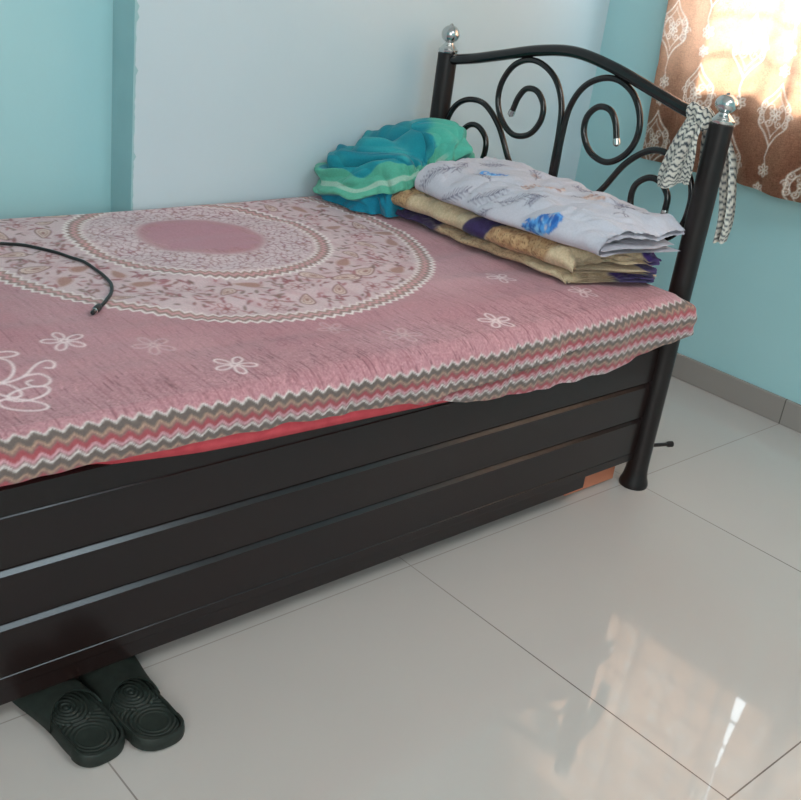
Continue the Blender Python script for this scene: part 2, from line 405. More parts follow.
small = [(0.060, 0.512), (0.100, 0.610), (0.140, 0.685), (0.172, 0.727), (0.222, 0.799), (0.285, 0.845), (0.345, 0.848), (0.392, 0.827), (0.420, 0.790), (0.428, 0.745), (0.418, 0.69), (0.382, 0.652),
         (0.325, 0.645), (0.278, 0.672), (0.259, 0.715), (0.264, 0.755), (0.297, 0.781), (0.333, 0.779), (0.361, 0.752), (0.364, 0.715)]
for pts in (big, small):
    for sgn in (-1, 1):
        P = spline([(HX + (0.0 if pts is big else 0.001), CY + sgn * d, z) for d, z in pts], 8)
        m = MB(); m.tube(P, 0.0082, 12); s = bpart(m, 'scroll', M_blackgl)
        t = P[-1] - P[-3]; t /= np.linalg.norm(t)
        m = MB(); m.tube([P[-1] - t * .003, P[-1] + t * .004, P[-1] + t * .012, P[-1] + t * .0165], [0.0088, 0.0098, 0.0092, 0.004], 14)
        c = sub(m, 'scroll_tip', M_chrome, s); c['label'] = 'silver scroll tip'
# side panels: planks with chamfered ledges
def panel_profile(yf, sgn):
    g = [0.394, 0.302, 0.203]; pts = [(0.0, 0.078)]
    prof = [(0.018, 0.078), (0.018, 0.443)]          # depth coordinates behind the face
    d = 0.0; face = []
    zs = [0.443] + g + [0.078]
    face.append((0.003, 0.443)); face.append((0.0, 0.440))
    for z in g[:]:
        w = 0.006
        q = 0.0018 if z > .35 else 0.011
        face += [(0.0, z + 0.003), (q, z + 0.001), (q, z), (0.0, z - q * 1.05)]
    face += [(0.0, 0.104), (0.0012, 0.102), (0.0, 0.1008), (0.0, 0.081), (0.003, 0.078)]
    full = face + [(0.024, 0.078), (0.024, 0.443)]
    return [(yf + sgn * a, z) for a, z in full]
m = MB(); m.prism_x(panel_profile(-0.014, 1), -1.86, -0.036); bpart(m, 'side_panel', M_panel, smooth=False)
m = MB(); m.prism_x(panel_profile(0.905, -1)[::-1], -1.86, -0.036); bpart(m, 'side_panel', M_panel, smooth=False)
m = MB(); m.box(-1.86, -0.235, -0.011, 0.009, 0.0475, 0.0778); bpart(m, 'bottom_lip', M_panel, smooth=False)
for x in (HX, -1.885):
    m = MB(); m.box(x - .011, x + .011, 0.012, 0.879, 0.08, 0.443, 0.002); bpart(m, 'end_panel', M_panel, smooth=False)
m = MB(); m.box(-1.85, -0.03, 0.0105, 0.8805, 0.405, 0.425); bpart(m, 'bed_deck', M_ply, smooth=False)
m = MB(); m.box(-0.245, -0.047, 0.03, 0.86, 0.004, 0.076, 0.002); q = bpart(m, 'storage_base', M_ply, smooth=False); q['label'] = 'terracotta coloured base board'
m = MB(); m.tube([(0.008, 0.012, 0.098), (0.06, 0.0, 0.092), (0.118, -0.010, 0.086)], 0.0052, 10)
lev = bpart(m, 'lever', M_black)
m = MB(); m.tube([(0.112, -0.0088, 0.087), (0.118, -0.010, 0.086), (0.132, -0.0125, 0.0845), (0.136, -0.013, 0.084)], [0.006, 0.0085, 0.0085, 0.004], 12); sub(m, 'lever_knob', M_black, lev)

# ------------------------------------------------------------------ mattress and sheet
X0, Y0, RR = -0.092, -0.035, 0.045            # where the roll-over of the sheet begins
ZBX = [-1.95, -1.67, -1.60, -1.555, -1.4, -1.3, -1.16, -0.97, -0.81, -0.6, -0.3, -0.04]
ZBZ = [0.503, 0.502, 0.486, 0.470, 0.452, 0.446, 0.441, 0.434, 0.427, 0.425, 0.425, 0.440]
def top_z(x, y):
    e = noise2(x, y, 0.55, 11, 2) * 0.005 + noise2(x * 0.6, y * 1.6, 0.16, 12, 1) * 0.0016
    return ZT + e * sstep(0, 0.10, np.minimum(np.minimum(X0 - x + .02, y - Y0 + .02), 0.97 - y + .03))
# mattress: rounded section swept along X
xs = np.concatenate([np.linspace(-1.872, -0.075, 90), [-0.062, -0.056, -0.053]])
shr = np.concatenate([np.zeros(90), [0.004, 0.014, 0.026]])
sec = []
for x, k in zip(xs, shr):
    zb = np.interp(x, ZBX, ZBZ)
    k2 = sstep(.452, .470, zb); pr = [(-0.020 + .016 * k2, 0.4455), (-0.026 + .020 * k2, min(zb, .4455) + .001), (-0.055, zb), (-0.070, min(zb + 0.005, .507)), (-0.0745, min(zb + .02, .511)), (-0.074, 0.515), (-0.060, 0.533), (-0.045, 0.541)]
    pr += [(y, 0.5395 if 0.0 < y < .9 else 0.538) for y in np.linspace(0.0, 0.93, 24)]
    pr += [(0.960, 0.530), (0.968, 0.510), (0.968, 0.47), (0.958, 0.4455)] + [(y, 0.4455) for y in np.linspace(0.9, 0.02, 16)]
    cy, cz = 0.45, 0.49
    sec.append([(x, y + (-k if y > cy else k) if abs(y - cy) > .44 else y, z + (k if z < cz else -k)) for y, z in pr])
P = np.array(sec)
mat_o = grid('mattress', P, M_red, wrap=True)
# close the two ends
import bmesh
bm = bmesh.new(); bm.from_mesh(mat_o.data); bmesh.ops.holes_fill(bm, edges=[e for e in bm.edges if e.is_boundary]); bmesh.ops.recalc_face_normals(bm, faces=bm.faces[:]); bm.to_mesh(mat_o.data); bm.free()
tag(mat_o, 'red mattress showing as a thin strip between bedsheet and black bed frame', 'mattress')

HEMX = [-1.95, -1.72, -1.578, -1.401, -1.205, -0.974, -0.87, -0.80, -0.70, -0.60, -0.47, -0.365, -0.28, -0.19, -0.05, 0.1]
HEMZ = [0.493, 0.492, 0.490, 0.486, 0.478, 0.462, 0.446, 0.428, 0.420, 0.414, 0.412, 0.414, 0.426, 0.445, 0.458, 0.465]
ZGX = [-1.95, -1.716, -1.539, -1.331, -1.147, -0.91, -0.748, -0.539, -0.263, -0.145, 0.05]
ZGB = [0.020, 0.020, 0.026, 0.038, 0.050, 0.054, 0.054, 0.046, 0.036, 0.030, 0.030]
PLX = [-0.974, -0.872, -0.706, -0.525, -0.42]
PLZ = [0.452, 0.463, 0.468, 0.487, 0.500]

def bed_print():
    C = Canvas(-1.95, 0.06, -0.20, 1.0, 0.0025, (188, 138, 145))
    U, V = C.U, C.V
    # cloudy tone, then dark slub streaks running across the bed
    cl = noise2(U, V, 0.5, 21, 2); C.mix(np.clip(0.35 + 0.35 * cl, 0, 0.8), (176, 118, 128)); C.mix(np.clip(noise2(U, V, .4, 22, 2) * .5 - .1, 0, .5), (196, 152, 160))
    gr_ = np.random.default_rng(77).normal(size=U.shape); C.mix(np.clip(np.abs(gr_) * .16 * (.35 + sstep(.10, -.02, V)), 0, .6) * (gr_ < 0), (116, 66, 76)); C.mix(np.clip(gr_ * .13 * (.35 + sstep(.10, -.02, V)), 0, .6), (226, 176, 178))
    r = np.random.default_rng(5)
    for (lv, amt, col, sd, thr) in ((14, .70, (112, 60, 74), 1, 1.15), (8, .6, (92, 48, 60), 2, 1.55), (6, .5, (226, 172, 178), 3, 1.5), (24, .45, (142, 82, 94), 4, 0.7)):
        k = max(2, C.nv // lv); n = np.random.default_rng(sd).normal(size=(C.nu, k))
        off = np.random.default_rng(sd + 50).random(C.nu) * lv
        pos = (np.arange(C.nv)[None, :] + off[:, None]) / lv
        i = np.clip(pos.astype(int), 0, k - 2); f = pos - i; ii = np.arange(C.nu)[:, None]
        val = n[ii, i] * (1 - f) + n[ii, i + 1] * f
        edge = 0.45 + 0.75 * sstep(0.16, -0.02, V)
        C.mix(np.clip((val - thr) * 2.2, 0, 1) * amt * np.clip(edge, 0, 1), col)
    # mandala
    mx, my = -0.93, 0.70
    rr = np.hypot(U - mx, V - my); th = np.arctan2(V - my, U - mx)
    def zig(n, amp): t = (th / (2 * PI) * n) % 1.0; return amp * (np.abs(t - 0.5) * 2 - 0.5) * 2
    R, R2, R1 = 0.545, 0.305, 0.135
    def band(c, hw, z): return np.clip((hw - np.abs(rr - c - z)) / 0.0025 + 0.5, 0, 1)
    fieldm = np.clip((R - 0.005 - rr) / .004, 0, 1) * np.clip((rr - R1) / .03, 0, 1)
    C.mix(fieldm * .9, (212, 186, 190))
    C.mix(fieldm * np.clip(noise2(U, V, .07, 31, 2) * .5, 0, .45), (190, 142, 150))
    # outer ornament: paisleys and small leaves
    done = []
    for it in range(700):
        a = r.uniform(0, 2 * PI); q = math.sqrt(r.uniform((R2 + .035) ** 2, (R - .055) ** 2)); x, y = mx + q * math.cos(a), my + q * math.sin(a)
        if all((x - p) ** 2 + (y - s) ** 2 > .068 ** 2 for p, s in done): done.append((x, y))
    for (x, y) in done:
        rot = r.uniform(0, 2 * PI); kind = r.random(); L = r.uniform(.026, .036)
        if kind < .45:
            C.blob(x, y, L, L * .46, rot, (214, 186, 178), 1, .55); C.ring(x, y, L, L * .48, rot, .0035, (134, 84, 84), .95, .55)
            C.ring(x, y, L * .62, L * .27, rot, .003, (168, 122, 112), .9, .55); C.blob(x, y, L * .3, L * .13, rot, (150, 96, 92), .9)
        elif kind < .75:
            C.blob(x, y, L * .8, L * .36, rot, (168, 122, 112), .95, .5); C.ring(x, y, L * .9, L * .42, rot, .0028, (190, 150, 142), .9, .5)
        else:
            for k in range(6): t = rot + k * PI / 3; C.ring(x + .013 * math.cos(t), y + .013 * math.sin(t), .011, .006, t, .003, (170, 110, 112), .9)
            C.blob(x, y, .006, .006, 0, (150, 90, 92))
    for it in range(1500):
        a = r.uniform(0, 2 * PI); q = math.sqrt(r.uniform((R2 + .01) ** 2, (R - .045) ** 2)); x, y = mx + q * math.cos(a), my + q * math.sin(a)
        if min(((x - p) ** 2 + (y - s) ** 2) for p, s in done) > .030 ** 2:
            cc = [(150, 82, 90), (140, 92, 88), (170, 108, 112), (128, 96, 88)][r.integers(4)]
            C.blob(x, y, r.uniform(.006, .013), r.uniform(.0026, .0045), r.uniform(0, PI), cc, .85)
    # inner ornament: fine curling vines
    inm = np.clip((R2 - .045 - rr) / .004, 0, 1) * np.clip((rr - R1 - .01) / .01, 0, 1)
    C.mix(inm * .6, (218, 198, 204))
    w = noise2(U, V, .030, 41, 1); w2 = noise2(U, V, .034, 42, 1)
    C.mix(inm * np.clip(1.5 - np.abs(w) * 4.6, 0, 1) * .9, (152, 92, 104)); C.mix(inm * np.clip(1.3 - np.abs(w2) * 5.5, 0, 1) * .75, (164, 118, 112))
    # centre disc
    C.mix(np.clip((R1 - .008 + .007 * np.sin(th * 14) + .010 * noise2(U, V, .06, 48, 2) - rr) / .012, 0, 1) * .8, (182, 128, 142))
    # zigzag rings
    for (RQ, n) in ((R, 150), (R2, 90)):
        z = zig(n, .0055)
        C.mix(band(RQ - .002, .004, z), (236, 222, 220)); C.mix(band(RQ - .011, .005, z), (150, 120, 116)); C.mix(band(RQ - .020, .004, z), (206, 150, 150))
        C.mix(band(RQ - .028, .004, z), (160, 126, 118)); C.mix(band(RQ - .036, .003, z), (232, 216, 214))
    # outline flowers
    def flower(x, y, s, col, al, rot=0.0, n=5, w=.004):
        for k in range(n):
            t = rot + 2 * PI * k / n; C.ring(x + s * .62 * math.cos(t), y + s * .62 * math.sin(t), s * .42, s * .22, t, w, col, al, -.15)
        C.ring(x, y, s * .14, s * .14, 0, w, col, al)
    white = (240, 218, 220); dark = (150, 92, 108)
    for (x, y, s, c, al, ro) in ((-1.487, .222, .036, white, .85, .3), (-1.279, .022, .037, white, .95, .8), (-.663, -.004, .037, white, .95, .1), (-.437, .202, .036, white, .7, .5), (-1.13, .09, .034, dark, .45, .2),
                                 (-.50, .115, .034, dark, .35, .4), (-.90, .02, .038, white, .3, .9), (-.32, .05, .034, white, .6, .2), (-1.76, .30, .04, white, .8, .4), (-1.36, .15, .036, white, .3, .5), (-1.00, .11, .03, white, .25, .5), (-.25, .72, .05, white, .5, 0), (-.16, .45, .05, white, .6, .6)):
        flower(x, y, s, c, al, ro)
    # corner scroll spray at the left
    for P in ([(-1.70, .085), (-1.643, .107), (-1.623, .110), (-1.599, .120), (-1.574, .143), (-1.559, .154), (-1.545, .157), (-1.540, .144), (-1.549, .130), (-1.560, .134)],
              [(-1.602, .118), (-1.588, .120), (-1.575, .117), (-1.569, .099), (-1.577, .081), (-1.594, .075), (-1.606, .085), (-1.605, .099), (-1.595, .102)],
              [(-1.612, .200), (-1.600, .177), (-1.606, .144), (-1.621, .122), (-1.641, .110)], [(-1.65, .20), (-1.606, .216), (-1.583, .214), (-1.575, .202), (-1.591, .195), (-1.612, .197), (-1.65, .20)]):
        C.line(spline(P, 5)[:, :2], .0046, white, .92)
    for (x, y, L, ro) in ((-1.645, .086, .032, 1.9), (-1.618, .060, .034, .2), (-1.640, .028, .036, -.7)): C.ring(x, y, L, L * .52, ro, .0046, white, .92)
    # zigzag border on the near side and round the head end
    B = Y0 - V; A = U - X0
    b0 = np.interp(U, ZGX, ZGB)
    side = (B - b0); end = (A - 0.012)
    use_end = end > side
    ph = np.where(use_end, V, U)
    t = (ph / 0.0268) % 1.0; z = (np.abs(t - .5) * 2 - .5) * 0.0095
    dv = np.where(use_end, end, side) + z
    inb = np.clip(dv / .0012, 0, 1); C.mix(inb, (150, 116, 112))
    per = 0.0405
    for k in range(4):
        for (s0, s1, col) in ((0, .0033, (216, 206, 203)), (.0033, .0155, (104, 92, 88)), (.0155, .0195, (168, 136, 118)), (.0195, .0235, (126, 98, 96)), (.0235, .0325, (154, 76, 82)), (.0325, .0370, (198, 150, 158)), (.0370, .0405, (132, 100, 102))):
            a = s0 + per * k; bb = s1 + per * k
            C.mix(np.clip((dv - a) / .0012 + .5, 0, 1) * np.clip((bb - dv) / .0012 + .5, 0, 1), col)
    return C
BC = bed_print()
na, ta = 590, 26; nb, tb = 390, 44
xa_ = np.concatenate([np.linspace(-1.873 - X0, 0, na, endpoint=False), np.linspace(0, 0.11, ta)])
br_ = np.concatenate([np.linspace(-(0.968 - Y0), 0, nb, endpoint=False), np.linspace(0, 1, tb)])
A, Bn = np.meshgrid(xa_, br_, indexing='ij')
Xc = X0 + np.minimum(A, 0.06)
hemz = np.interp(Xc, HEMX, HEMZ) + 0.0015 * np.sin(Xc * 70)
bmax = RR * PI / 2 + (ZT - hemz - RR)
Bv = np.where(Bn > 0, Bn * bmax, Bn)
ap, bp_ = np.maximum(A, 0), np.maximum(Bv, 0)
an, bn_ = ap / 0.11, np.where(Bn > 0, Bn, 0)
hyp = np.hypot(an, bn_) + 1e-9; mxn = np.maximum(an, bn_)
ca, sb = an / hyp, bn_ / hyp
D = np.where((ap > 0) & (bp_ > 0), mxn * (0.11 * ca ** 2 + bmax * sb ** 2), np.maximum(ap, bp_))
h = np.where(D < RR * PI / 2, RR * np.sin(D / RR), RR); drop = np.where(D < RR * PI / 2, RR * (1 - np.cos(D / RR)), RR + D - RR * PI / 2)
PX = X0 + np.minimum(A, 0) + h * ca * (ap > 0); PYy = Y0 - np.minimum(Bv, 0) - h * np.where(bp_ > 0, sb, 0)
PYy = np.where(ap > 0, PYy, Y0 - np.minimum(Bv, 0) - h * (bp_ > 0)); PX = np.where(bp_ > 0, PX, X0 + np.minimum(A, 0) + h * (ap > 0))
PZ = np.where((ap > 0) | (bp_ > 0), ZT - drop, 0) ; PZ = np.where((ap <= 0) & (bp_ <= 0), top_z(PX, PYy), PZ)
# side folds, pleat and the bulged head corner
sidew = sstep(0.01, 0.06, bp_)
fold = (0.0035 * noise2(Xc, Xc * 0 + PZ * .4, 0.12, 61, 2) + 0.002 * np.sin(Xc * 55 + 3 * np.sin(Xc * 11)))
out = 0.006 + fold * sidew
plz = np.interp(Xc, PLX, PLZ)
inpl = ((Xc > -0.98) & (Xc < -0.42))
plw = sstep(-.98, -.93, Xc) * (1 - sstep(-.50, -.42, Xc))
below = sstep(plz + .001, plz - .003, PZ) * plw * (bp_ > 0)
above = np.exp(-np.clip(PZ - plz, 0, 1) / .012) * (PZ >= plz - .002) * plw * (bp_ > 0)
out = out + above * 0.007 - below * 0.004
PYy = PYy - out * np.where(bp_ > 0, sidew, 0)
cb = sstep(-0.24, -0.09, Xc) * sstep(0.03, 0.075, bp_)
PX = PX + 0.030 * sstep(0.0, 0.04, ap) * sstep(.35, .8, sb) * sstep(.02, .06, bp_) + 0.004 * cb * np.sin(PZ * 180)
PYy = PYy - 0.008 * cb
PZ = PZ + 0.010 * cb * 0
# keep clear of the mattress' back edge / wall
bt = Bn < -(0.968 - Y0) + 0.035
PZ = np.where(bt & (ap <= 0), PZ - 0.010 * ((-(Bn) - (0.968 - Y0 - .035)) / .035).clip(0, 1) ** 2, PZ)
SP = np.stack([PX, PYy, PZ], -1)
colr = BC.sample(X0 + A, Y0 - Bv)
tag(grid('bedsheet', SP, M_sheet, col=colr, flip=True), 'dusty pink bedsheet with a large round mandala and zigzag border, spread on the bed', 'bedsheet')

# ------------------------------------------------------------------ cable on the bed
cab = thing('cable', 'thin black cable with a plug end lying across the bedsheet', 'cable', (-1.30, 0.5, ZT))
cpts = [(-1.62, 0.905), (-1.50, 0.845), (-1.385, 0.772), (-1.335, 0.728), (-1.297, 0.665), (-1.272, 0.580), (-1.274, 0.488), (-1.294, 0.430), (-1.336, 0.370), (-1.366, 0.338)]
cp = spline(cpts, 8); zt_ = top_z(cp[:, 0], cp[:, 1]) + 0.0042
cp3 = np.column_stack([cp, zt_])
def cpart(m, name, mat):
    o = m.build(name, mat); o.parent = cab; o.matrix_parent_inverse = Matrix.Translation(-Vector(cab.location)); return o
m = MB(); m.tube(cp3, 0.0034, 10); cpart(m, 'cord', M_cable)
d = cp3[-1] - cp3[-4]; d[2] = 0; d /= np.linalg.norm(d); e = cp3[-1] + np.array([0, 0, .0035])
m = MB(); m.tube([e - d * .002, e + d * .002, e + d * .012, e + d * .024, e + d * .026], [.004, .0062, .0068, .0068, .006], 14); cpart(m, 'plug', M_cable)
m = MB(); m.tube([e + d * .0262, e + d * .030], [.0062, .0062], 14); q = cpart(m, 'plug_ring', M_chrome); q['label'] = 'silver ring of the plug'
m = MB(); m.tube([e + d * .0302, e + d * .038, e + d * .040], [.0042, .0042, .003], 12); cpart(m, 'plug_tip', M_cable)

# ------------------------------------------------------------------ folded cloths
def spiral_path(x0, x1, zlo, H, gap, inner=True, n=80):
    """cross-section of a cloth folded over once and once more: outer U with its round spine at x0, inner U inside it"""
    R = H / 2; p = []; lay = []
    def run(a, b, z, k):
        for t in np.linspace(0, 1, n): p.append((a + (b - a) * t, z)); lay.append(k)
    def arc(cx, cz, r, t0, t1, k, ex=1.0):
        for t in np.linspace(t0, t1, 22)[1:-1]: p.append((cx + ex * r * math.cos(t), cz + r * math.sin(t))); lay.append(k)
    run(x1, x0 + R, zlo, 0); arc(x0 + R, zlo + R, R, 1.5 * PI, 0.5 * PI, 0.5, 1.15)
    run(x0 + R, x1, zlo + H, 1)
    if inner:
        r2 = R - gap
        arc(x1, zlo + H - gap / 2, gap / 2, .5 * PI, -.5 * PI, 1.5, 1.6)
        run(x1, x0 + R, zlo + H - gap, 2); arc(x0 + R, zlo + R, r2, .5 * PI, 1.5 * PI, 2.5); run(x0 + R, x1 - .015, zlo + gap, 3)
    return np.array(p), np.array(lay)
def bundle(name, mat, path, lay, y0, y1, colf, warp, parent=None):
    ny = int((y1 - y0) / 0.0035) + 1; ys = np.linspace(y0, y1, ny); one = np.ones(ny)[None, :]
    X = path[:, 0][:, None] * one; Z = path[:, 1][:, None] * one; Y = np.ones(len(path))[:, None] * ys[None, :]; K = lay[:, None] * one
    seg = np.hypot(*np.diff(path, axis=0).T); T = np.concatenate([[0], np.cumsum(seg)])[:, None] * one
    P = np.stack(warp(X, Y, Z, K), -1)
    return grid(name, P, mat, parent, col=colf(X, Y, Z, K, T))
def cmix(c, m, col): return c + np.clip(m, 0, 1)[..., None] * (lin(col) - c)

def quilt_warp(lo, hi, y0, y1, sd):
    def f(X, Y, Z, K):
        q = (Y - y0) / (y1 - y0); h = (Z - lo) / (hi - lo)
        endw = 1 - .42 * sstep(.10, 0, q) - .35 * sstep(.93, 1, q)
        Zc = lo + (Z - lo) * endw
        sx = np.clip((-.06 - X) / .27, 0, 1)
        y = Y + .105 * sx * (1 - q) + .006 * np.sin(X * 26 + K * .5 + sd) * sstep(.3, 0, q) + .016 * (2 * np.clip(h, 0, 1) - 1) ** 2 * sstep(.12, 0, q) + .006 * (K >= 2) * sstep(.2, 0, q) + .045 * sstep(-.13, -.055, X) ** 2 * sstep(.25, 0, q) - .020 * np.abs(np.sin(h * PI)) * 0 + .02 * sx * q
        x = X + .010 * np.sin(Y * 13 + sd + K * .3) * sx - .010 * sstep(.35, .75, q) * sx + .004 * np.sin(Y * 47 + sd) * sx
        z = Zc + .006 * noise2(X, Y, .14, 71 + sd, 2) * h + .0028 * np.abs(noise2(X, Y, .045, 75 + sd, 1)) * h - .16 * np.clip(-.27 - X, 0, 1) * h
        z = np.maximum(z, lo + .0004 * (1 + K))
        return x, y, z
    return f
def quilt_col(sd):
    def f(X, Y, Z, K, T):
        c = lin((206, 184, 152)) * np.ones(X.shape + (1,))
        c = cmix(c, (.5 + .5 * np.sin(Y * 400 + np.sin(T * 20))) * .16, (176, 150, 118))
        pale = np.clip(1 - np.abs(noise2(T, Y, .035, 73, 1)) * 3, 0, 1); c = cmix(c, pale * .3, (228, 208, 178))
        orn = np.clip(1 - np.abs(noise2(T, Y, .020, 72, 1)) * 3, 0, 1); orn2 = np.clip(noise2(T, Y, .03, 74, 1) * 2, 0, 1)
        yl = Y + .25 * (Z - .60)
        if sd == 1:
            zone = sstep(.285, .275, yl) * sstep(.07, .085, yl) + sstep(.60, .625, yl)
            c = cmix(c, zone * .9, (192, 154, 112)); c = cmix(c, zone * orn * .9, (104, 66, 46)); c = cmix(c, zone * orn2 * .4, (150, 100, 70))
            d = yl - .335 + .35 * (Z - .61)
            c = cmix(c, sstep(-.055, -.048, d) * sstep(.040, .033, d) * (K < 1.6), (58, 44, 88))
            c = cmix(c, sstep(-.13, -.12, X) * sstep(.10, .06, Y), (74, 52, 122))
        else:
            c = cmix(c, .6 * sstep(.12, .18, Y), (164, 128, 96)); c = cmix(c, orn * .7 * sstep(.12, .18, Y), (106, 70, 52))
            c = cmix(c, sstep(.46, .50, Y), (60, 44, 80)); c = cmix(c, sstep(-.20, -.18, X) * sstep(.09, .06, Y) * sstep(-.06, -.09, X), (74, 52, 122))
        return c
    return f
qx, qy = -0.19, 0.36
quilt = thing('folded_quilt', 'folded cream and brown patterned cloth with purple panels, under the grey floral sheet', 'cloth', (qx, qy, 0.56))
def qfold(x0, x1, lo, H, gap, y0, y1, sd):
    p, l = spiral_path(x0, x1, lo, H, gap)
    o = bundle('fold', M_cream, p, l, y0, y1, quilt_col(sd), quilt_warp(lo, lo + H, y0, y1, sd)); o.parent = quilt; o.matrix_parent_inverse = Matrix.Translation(-Vector(quilt.location))
qfold(-0.330, -0.068, 0.5605, 0.024, 0.007, -0.012, 0.705, 0)
qfold(-0.335, -0.060, 0.5855, 0.054, 0.012, -0.020, 0.700, 1)

def grey_print():
    C = Canvas(-0.60, 0.30, -0.10, 0.75, 0.0018, (194, 191, 201)); U, V = C.U, C.V; r = np.random.default_rng(9)
    C.mix(np.clip(noise2(U, V, .2, 81, 2) * .4, 0, .4), (182, 188, 202))
    dk = (96, 90, 112)
    def sprig(x, y, L, rot, n=7, w=.0024, col=dk):
        t = np.linspace(0, 1, 8); bend = .25
        sx = lambda t: (x + L * t * math.cos(rot) - bend * L * t * t * math.sin(rot)); sy = lambda t: (y + L * t * math.sin(rot) + bend * L * t * t * math.cos(rot))
        C.line(np.stack([sx(t), sy(t)], 1), w * 1.2, col, .9)
        for k in range(1, n + 1):
            p = k / (n + .5); l = L * .30 * (1 - .5 * abs(p - .4))
            for sg in (-1, 1):
                a = rot + .5 * p + sg * .7; px, py = sx(p), sy(p)
                C.line([(px, py), (px + l * math.cos(a), py + l * math.sin(a))], w * 1.25, col, .72)
    def rose(x, y, s, cols, n=34):
        for k in range(n):
            a = r.uniform(0, 2 * PI); q = s * math.sqrt(r.random()) * .85
            C.blob(x + q * math.cos(a), y + q * math.sin(a), s * r.uniform(.2, .36), s * r.uniform(.12, .2), r.uniform(0, PI), cols[r.integers(len(cols))], .95)
    blue = [(52, 120, 196), (84, 156, 220), (36, 92, 168), (130, 190, 232)]; brown = [(176, 142, 132), (200, 170, 160), (154, 118, 112), (214, 190, 182)]
    # U is the distance across the unfolded top layer measured from the left edge at x=-0.335, negative on the rolled side
    for (x, y, s) in ((-.015, .175, .030), (.000, .145, .026), (-.02, .205, .022)): rose(x, y, s, blue)
    for (x, y, s) in ((.125, .455, .026), (.115, .49, .022)): rose(x, y, s, blue, 22)
    for (x, y, s) in ((.17, .31, .034), (.15, .335, .026), (.19, .20, .030), (.12, .345, .022), (.23, .42, .022)): rose(x, y, s, brown, 20)
    for (x, y, L, ro) in ((-.01, .42, .09, -1.0), (.00, .33, .08, 2.3), (.02, .345, .10, -1.3), (.06, .55, .09, 2.4), (.13, .58, .08, 3.4), (-.04, .52, .09, -1.2), (.20, .40, .08, .6), (.23, .24, .07, 1.0), (.15, .10, .08, .2), (.24, .09, .06, 2.0), (.09, .25, .06, 2.9), (.22, .52, .07, 2.2), (.07, .43, .07, 1.2)): sprig(x, y, L, ro)
    for (x, y, ro) in ((.19, .11, 0), (.21, .055, 1.2), (.25, .13, 2.2), (.145, .22, .6), (.12, .06, .4)):
        t = np.linspace(0, 1, 20); C.line(np.stack([x + .05 * t * math.cos(ro) + .016 * np.sin(t * 6), y + .05 * t * math.sin(ro) + .016 * np.cos(t * 5)], 1), .0026, (84, 78, 100), .9)
    return C
GC = grey_print()
GX0, GX1, GLO, GH = -0.335, -0.050, 0.645, 0.050
def grey_warp(X, Y, Z, K):
    q = np.clip(Y / 0.625, -.05, 1); h = (Z - GLO) / GH
    sx = np.clip((-.05 - X) / .28, 0, 1)
    zc = GLO + (Z - GLO) * (1 - .30 * sstep(.08, 0, q) + .10 * sstep(.6, 1, q) + .12 * np.sin(q * 6 + 1) * sx)
    y = Y + .035 * sx * (1 - q) + .007 * np.sin(X * 20 + K * .7) * sstep(.25, 0, q) + .008 * np.sin(X * 18 + K) * sstep(.8, 1, q) + .045 * (1 - sx) * sstep(.5, 1, q) * 0
    x = X + .010 * np.sin(Y * 10 + 1.2) * sx + .004 * np.sin(Y * 33) * sx + .012 * sstep(.2, 0, q) * sx - .012 * sstep(.6, 1., q) * sx
    dome = .020 * np.sin(np.clip((X + .345) / .33, 0, 1) * PI) ** .8 * np.sin(np.clip(q * .80 + .03, 0, 1) * PI) ** .6
    w1 = noise2(X * 1.1, Y * .8, .15, 91, 2); w2 = np.abs(noise2(X * .7 + Y * .3, Y, .10, 92, 1)); w3 = np.abs(noise2(X + .6 * Y, Y * .5 - X, .06, 93, 1))
    wr = .007 * w1 + .011 * np.minimum(w2, .5) + .006 * np.minimum(w3, .5)
    z = zc + h * (dome + wr) - .30 * np.clip(-.275 - X, 0, 1) * (.3 + h) + .010 * sstep(-.18, -.05, X) * h
    return x, y, z
def grey_col(X, Y, Z, K, T):
    Ltop = T - (T[np.argmax(K[:, 0] >= 1), 0]) - 0.0
    u = np.where(K < 1.6, Ltop + .02, (T * .9) % .28)
    return GC.sample(u, Y)
p, l = spiral_path(GX0, GX1, GLO, GH, 0.013)
tag(bundle('folded_sheet', M_grey, p, l, -0.005, 0.628, grey_col, grey_warp), 'folded pale grey floral sheet lying on top of the cream cloth by the headboard', 'sheet')

